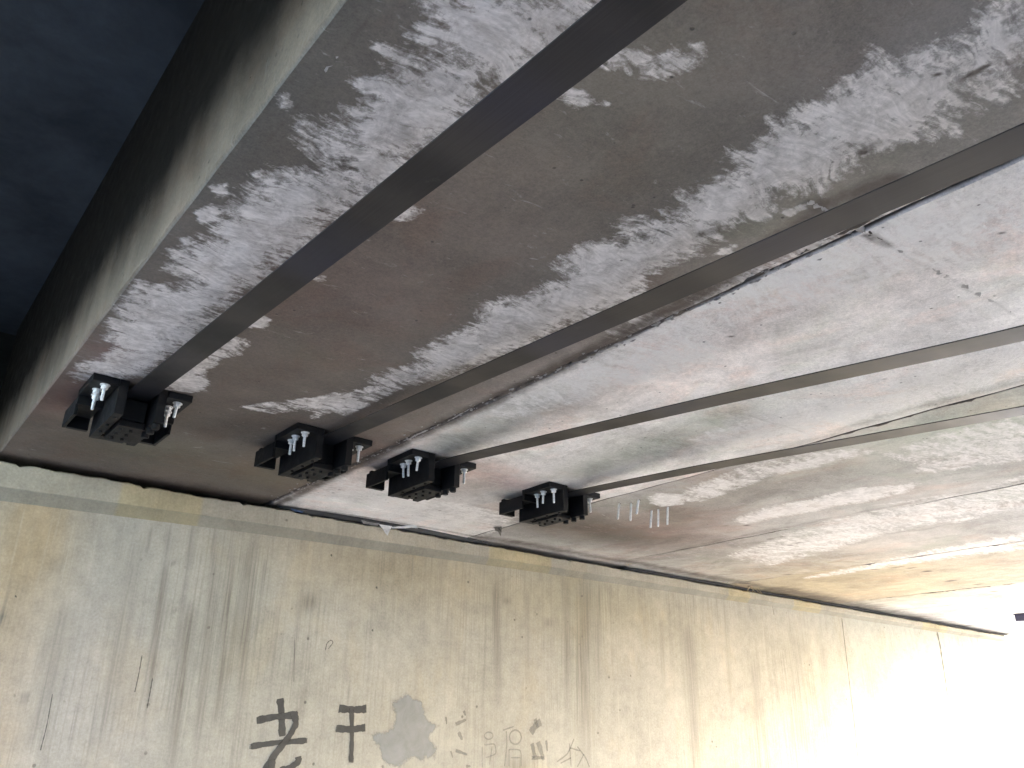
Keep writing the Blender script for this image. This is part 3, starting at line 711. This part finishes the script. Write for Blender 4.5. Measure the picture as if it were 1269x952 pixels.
SL = ['broad dark carbon plate running slack from the leftmost anchor, nearest the deep outer girder face',
      'dark glossy carbon plate from the second anchor from the left, crossing the rough mortar joint',
      'thin looking carbon plate from the third anchor from the left, over pale pinkish concrete',
      'carbon plate from the rightmost anchor, the one beside the bare studs']
for i, (x0, xl, pr) in STRIP.items():
    ys = np.linspace(3.45, -4.4, 160); p = np.array(pr)[::-1]; zr = np.interp(ys, p[:, 0], p[:, 1])
    for _ in range(12): zr[1:-1] = (zr[:-2]+2*zr[1:-1]+zr[2:])/4
    V = []; wdt = .094
    for y, z in zip(ys, zr):
        for dx, dz in ((0, 0), (wdt, 0), (wdt, .0032), (0, .0032)): V.append((xl+dx, y, z+EYE+dz))
    n = len(ys); f = [(a*4+j, a*4+(j+1) % 4, (a+1)*4+(j+1) % 4, (a+1)*4+j) for a in range(n-1) for j in range(4)]+[(3, 2, 1, 0), tuple(range(4*n-4, 4*n))]
    V = np.array(V)-np.array([xl, 0, H])
    tag(link('carbon_plate', me_from('carbon_plate', V, f), M['cfrp'], None, (xl, 0, H)), SL[i], 'plate', 'carbon fibre plates hung under the girders')

# ------------------------------------------------------------------ ANCHORS
def hexa(bm, c, r, h):
    bmesh.ops.create_cone(bm, cap_ends=True, segments=6, radius1=r, radius2=r, depth=h, matrix=Matrix.Translation(c))
_sh = {}
def stud_parts(parent, x, y, tilt, ln, with_nut=True, ztop=0.0):
    """anchor bolt: threaded rod, nut and washer, hanging from z = ztop"""
    if 'rod' not in _sh:
        bm = bmesh.new(); k = 14; rings = []
        zz = [0]+[-.004*i for i in range(1, 25)]+[-.1, -.104]
        for q, z in enumerate(zz):
            r = .0062 if q % 2 else .0054
            if q >= len(zz)-1: r = .0045
            rings.append([bm.verts.new((r*math.cos(a*6.2832/k), r*math.sin(a*6.2832/k), z)) for a in range(k)])
        for A, B in zip(rings[:-1], rings[1:]):
            for a in range(k): bm.faces.new((A[a], B[a], B[(a+1) % k], A[(a+1) % k]))
        bm.faces.new(rings[-1][::-1]); _sh['rod'] = bm_mesh('rod', bm); _sh['rod'].materials.append(M['zinc'])
        bm = bmesh.new(); hexa(bm, (0, 0, -.007), .0135, .014); bmesh.ops.bevel(bm, geom=bm.edges[:], offset=.0012, segments=1, affect='EDGES'); _sh['nut'] = bm_mesh('nut', bm); _sh['nut'].materials.append(M['zinc'])
        bm = bmesh.new(); add_cyl(bm, (0, 0, 0), (0, 0, -.003), .018, 20); _sh['washer'] = bm_mesh('washer', bm); _sh['washer'].materials.append(M['zinc'])
    e = bpy.data.objects.new('anchor_bolt', _sh['rod']); C.objects.link(e); e.parent = parent
    e.location = (x, y, ztop); e.rotation_euler = tilt; e.scale = (1, 1, ln/.104)
    if with_nut:
        nn = bpy.data.objects.new('nut', _sh['nut']); C.objects.link(nn); nn.parent = e; nn.location = (0, 0, -.004*.104/ln); nn.scale = (1, 1, .104/ln); nn.rotation_euler.z = random.random()
        ws = bpy.data.objects.new('washer', _sh['washer']); C.objects.link(ws); ws.parent = e; ws.location = (0, 0, -.0005); ws.scale = (1, 1, .104/ln)
    return e

def bracket_mesh(sgn):
    """angle bracket: foot plate on the soffit, deep web beside the plate, rear lug. sgn=+1: foot to the left of the web"""
    bm = bmesh.new()
    def bx(a, b, bev=.002):
        if sgn < 0: a, b = (.365-b[0], a[1], a[2]), (.365-a[0], b[1], b[2])
        add_box(bm, a, b, bev)
    bx((0, 0, -.028), (.0925, .205, -.001))                       # foot
    bx((.0945, 0, -.137), (.127, .365, -.001))                     # web
    bx((0, .207, -.060), (.0925, .225, -.001))                    # gusset behind the foot
    bx((0, .2265, -.100), (.012, .425, -.030))                    # outer side plate
    bx((.014, .400, -.100), (.0925, .425, -.012))                 # rear plate
    bx((.014, .2265, -.050), (.0925, .398, -.038))                # upper closing plate
    me = bm_mesh('bracket', bm); me.materials.append(M['black']); return me
BR = {1: bracket_mesh(1), -1: bracket_mesh(-1)}
def clamp_mesh():
    bm = bmesh.new()
    add_box(bm, (.131, .10, -.118), (.229, .345, -.034), .003)      # upper jaw with the plate gripped above
    add_box(bm, (.131, .10, -.021), (.229, .345, -.004), .002)
    me = bm_mesh('clamp_block', bm); me.materials.append(M['black']); return me
def plate_mesh():
    bm = bmesh.new(); add_box(bm, (.140, .10, -.146), (.234, .31, -.121), .002); me = bm_mesh('clamp_plate', bm); me.materials.append(M['black']); return me
def bolt_mesh():
    bm = bmesh.new(); add_cyl(bm, (0, 0, 0), (0, 0, -.019), .0145, 20); add_cyl(bm, (0, 0, -.019), (0, 0, -.021), .0145, 20, .012)
    me = bm_mesh('clamp_bolt', bm); me.materials.append(M['black']); return me
def cross_mesh():
    bm = bmesh.new(); add_box(bm, (.129, .352, -.125), (.231, .40, -.006), .003); me = bm_mesh('crosshead', bm); me.materials.append(M['black']); return me
CL, PL, BO, CR = clamp_mesh(), plate_mesh(), bolt_mesh(), cross_mesh()
AL = ['black steel plate anchor farthest left, in the corner beside the deep outer girder face',
      'black steel plate anchor second from the left, just left of the dark mortar joint',
      'black steel plate anchor third from the left, on pale pinkish concrete with a loose corner flange',
      'black steel plate anchor farthest right, next to the bare zinc studs']
AL[2] = 'black steel plate anchor third from the left, just right of the dark mortar joint'
for i, (x0, xl, pr) in STRIP.items():
    y0 = [3.155, 3.16, 3.14, 3.135][i]
    A = empty('plate_anchor', (x0, y0, H), AL[i], 'anchor', 'steel anchors at the ends of the carbon plates', rz=[.0, .01, -.005, 0][i])
    for s in (1, -1):
        o = bpy.data.objects.new('bracket', BR[s]); C.objects.link(o); o.parent = A
    for nm, me in (('clamp_block', CL), ('clamp_plate', PL), ('crosshead', CR)):
        o = bpy.data.objects.new(nm, me); C.objects.link(o); o.parent = A
    for q in range(3):
        for dx in (.158, .196):
            o = bpy.data.objects.new('clamp_bolt', BO); C.objects.link(o); o.parent = A; o.location = (dx, .14+q*.062, -.1455); o.scale = (.5, .5, .45)
        o = bpy.data.objects.new('clamp_bolt', BO); C.objects.link(o); o.parent = A; o.location = (.2545, .030+q*.064, -.1365)
        o = bpy.data.objects.new('clamp_bolt', BO); C.objects.link(o); o.parent = A; o.location = (.1105, .050+q*.10, -.1365); o.scale = (.5, .5, .35)
    for q, (dx, dy) in enumerate(((.050, .025), (.040, .095), (.052, .160))):
        stud_parts(A, dx, dy, (random.uniform(-.07, .07), random.uniform(-.07, .07), 0), random.uniform(.058, .078), True, -.029)
    for q, (dx, dy) in enumerate(((.322, .040), (.308, .105), (.322, .165))):
        stud_parts(A, dx, dy, (random.uniform(-.05, .05), random.uniform(-.05, .1), 0), random.uniform(.060, .078), True, -.029)

# bare studs in two triples right of the last anchor
SLB = ['bare zinc stud nearest the black anchor, leftmost of six', 'longest bare stud, lower tip of the left triple', 'bare stud at the top right of the left triple, set highest',
       'bare stud leftmost of the right triple, lowest tip', 'middle bare stud of the right triple', 'rightmost bare stud of all six, below the pale mortar patch']
for (x, y, dx, ln), lb in zip([(3.339, 3.22, -.016, .097), (3.390, 3.175, -.013, .105), (3.366, 3.095, -.021, .088), (3.593, 3.206, -.018, .11), (3.602, 3.162, -.011, .108), (3.598, 3.086, -.014, .111)], SLB):
    o = stud_parts(None, x, y, (0, -dx/ln, 0), ln, False, 0)
    o.name = 'stud'; o.location = (x, y, H-.0005+.004); tag(o, lb, 'stud', 'bare studs drilled into the third girder')
    c = bmesh.new(); add_cyl(c, (0, 0, .0), (0, 0, -.0045), .011, 14); co = link('epoxy_collar', bm_mesh('epoxy_collar', c), M['ridge_dark'], o)

# ------------------------------------------------------------------ scraps in the joint over the wall
def tube(name, pts, r, m, seg=10, amp=0., smooth=True):
    pts = [Vector(p) for p in pts]; V = []
    for i, p in enumerate(pts):
        t = (pts[min(i+1, len(pts)-1)]-pts[max(i-1, 0)]).normalized(); u = t.cross(Vector((0, 0, 1))).normalized(); w_ = t.cross(u)
        rr = (r[i] if isinstance(r, (list, tuple)) else r)*(1+amp*random.uniform(-1, 1))
        for a in range(seg):
            an = a/seg*6.2832; V.append(p+u*math.cos(an)*rr+w_*math.sin(an)*rr)
    n = len(pts); f = [(i*seg+a, i*seg+(a+1) % seg, (i+1)*seg+(a+1) % seg, (i+1)*seg+a) for i in range(n-1) for a in range(seg)]
    f += [tuple(range(seg))[::-1], tuple(range((n-1)*seg, n*seg))]
    return link(name, me_from(name, V, f, smooth), m)
tag(tube('joint_filler_rod', [(x, YW-.004+.006*math.sin(x*4), H-.010+.004*math.sin(x*3)) for x in np.arange(1.88, 3.45, .04)], [.022*max(.25, min(1, (x-1.84)*6, (3.5-x)*3)) for x in np.arange(1.88, 3.45, .04)], M['foam'], 12, .05),
    'dark grey foam rod squeezed in the joint over the wall, below the third anchor', 'joint filler')
tag(tube('joint_filler_rod', [(x, YW+.004+.006*math.sin(x*3), H-.014) for x in np.arange(4.75, 11.6, .08)], .010, M['foam'], 10, .15),
    'long black rubber filler in the joint over the wall, running to the bright opening', 'joint filler')
def sheet3(name, pts, m, th=.0012, sub=4, rough=.004):
    """crumpled thin sheet from a quad outline (4 3-D corners)"""
    a, b_, c, d_ = [Vector(p) for p in pts]; V = []; n = sub+1
    for j in range(n):
        for i in range(n):
            u, v = i/sub, j/sub; p = (a*(1-u)+b_*u)*(1-v)+(d_*(1-u)+c*u)*v
            V.append(p+Vector((random.gauss(0, rough), random.gauss(0, rough), random.gauss(0, rough))))
    o = link(name, me_from(name, V, grid_faces(n, n)), m)
    md = o.modifiers.new('thick', 'SOLIDIFY'); md.thickness = th; return o
def w3(px, py, y):
    y -= .022; x, z = wallp((px, py), y); return (x, y, z)
tag(sheet3('plastic_scrap', [w3(470, 650, YW-.035), w3(486, 652, YW-.035), w3(480, 664, YW-.045), w3(477, 660, YW-.045)], M['white'], rough=.001), 'small white pointed plastic flap hanging from the joint over the wall', 'plastic scrap')
tag(sheet3('plastic_scrap', [w3(486, 653, YW-.035), w3(516, 650, YW-.05), w3(518, 654, YW-.05), w3(486, 655, YW-.035)], M['white'], rough=.002), 'thin white plastic strip curling out of the joint, right of the pointed flap', 'plastic scrap')
tag(sheet3('plastic_scrap', [w3(360, 630, YW-.03), w3(376, 633.5, YW-.03), w3(374, 636, YW-.034), w3(363, 633, YW-.034)], M['blue'], rough=.002), 'faded blue plastic shred on the wall top, left end of the foam rod', 'plastic scrap')
tag(sheet3('plastic_scrap', [w3(448, 645, YW-.03), w3(470, 649, YW-.03), w3(468, 652, YW-.034), w3(450, 649, YW-.034)], M['film'], rough=.002), 'small grey plastic shred beside the white pointed flap', 'plastic scrap')
tag(sheet3('plastic_film', [w3(778, 692, YW-.03), w3(925, 720, YW-.03), w3(900, 722, YW-.05), w3(795, 701, YW-.05)], M['film'], sub=10, rough=.004), 'long strip of shiny grey film sagging from the joint between the fourth and fifth girders', 'plastic film')
tag(sheet3('plastic_film', [w3(640, 668, YW-.01), w3(700, 680, YW-.01), w3(690, 683, YW-.02), w3(645, 674, YW-.02)], M['foam'], sub=6, rough=.004), 'short dark film strip in the joint below the rightmost anchor', 'plastic film')
tag(sheet3('mortar_flake', [soff((612, 652))+(H-.010,), soff((622, 650))+(H-.012,), soff((621, 657))+(H-.035,), soff((615, 655))+(H-.012,)], M['ridge_dark'], sub=4, rough=.003), 'brown spalled flake hanging at the joint by the rightmost anchor', 'flake')
# straw and twigs
def twigs(name, c, n, s, label, m='twig'):
    bm = bmesh.new()
    for _ in range(n):
        p = Vector(c)+Vector((random.gauss(0, s*.5), random.gauss(0, .01), random.gauss(0, s*.15)))
        q = p+Vector((random.gauss(0, s), random.uniform(-.04, .0), random.uniform(-1.0, .3)*s)); add_cyl(bm, p, q, .003, 5, .0015)
    return tag(link(name, bm_mesh(name, bm), M[m]), label, 'twigs', None)
twigs('straw_tuft', w3(931, 724, YW-.03), 14, .09, 'tuft of dry straw poking out of the joint, right of the grey film')
twigs('straw_tuft', w3(776, 697, YW-.03), 7, .035, 'tiny wisp of dry straw at the left end of the grey film')
bm = bmesh.new()
p0 = Vector(w3(931, 722, YW-.05)); add_cyl(bm, p0, Vector(w3(926, 733, YW-.06)), .008, 6, .004); add_cyl(bm, p0, Vector(w3(940, 722, YW-.06)), .006, 6, .003)
tag(link('dry_stalk', bm_mesh('dry_stalk', bm), M['twig']), 'pale broken stalk dangling in front of the straw tuft', 'stalk')

# small dark hanger under the soffit close to the bright far edge
hx, hy = soff((1266, 761))
dp = empty('hanger_bracket', (hx, hy, H), 'small dark violet hanger bracket under the deck, at the bright right border', 'bracket')
bm = bmesh.new(); add_box(bm, (-.065, -.06, -.012), (.065, .06, -.001), .003); link('base_plate', bm_mesh('base_plate', bm), M['violet'], dp)
bm = bmesh.new(); add_box(bm, (-.06, -.05, -.075), (.06, .05, -.013), .006); link('block', bm_mesh('block', bm), M['violet'], dp)
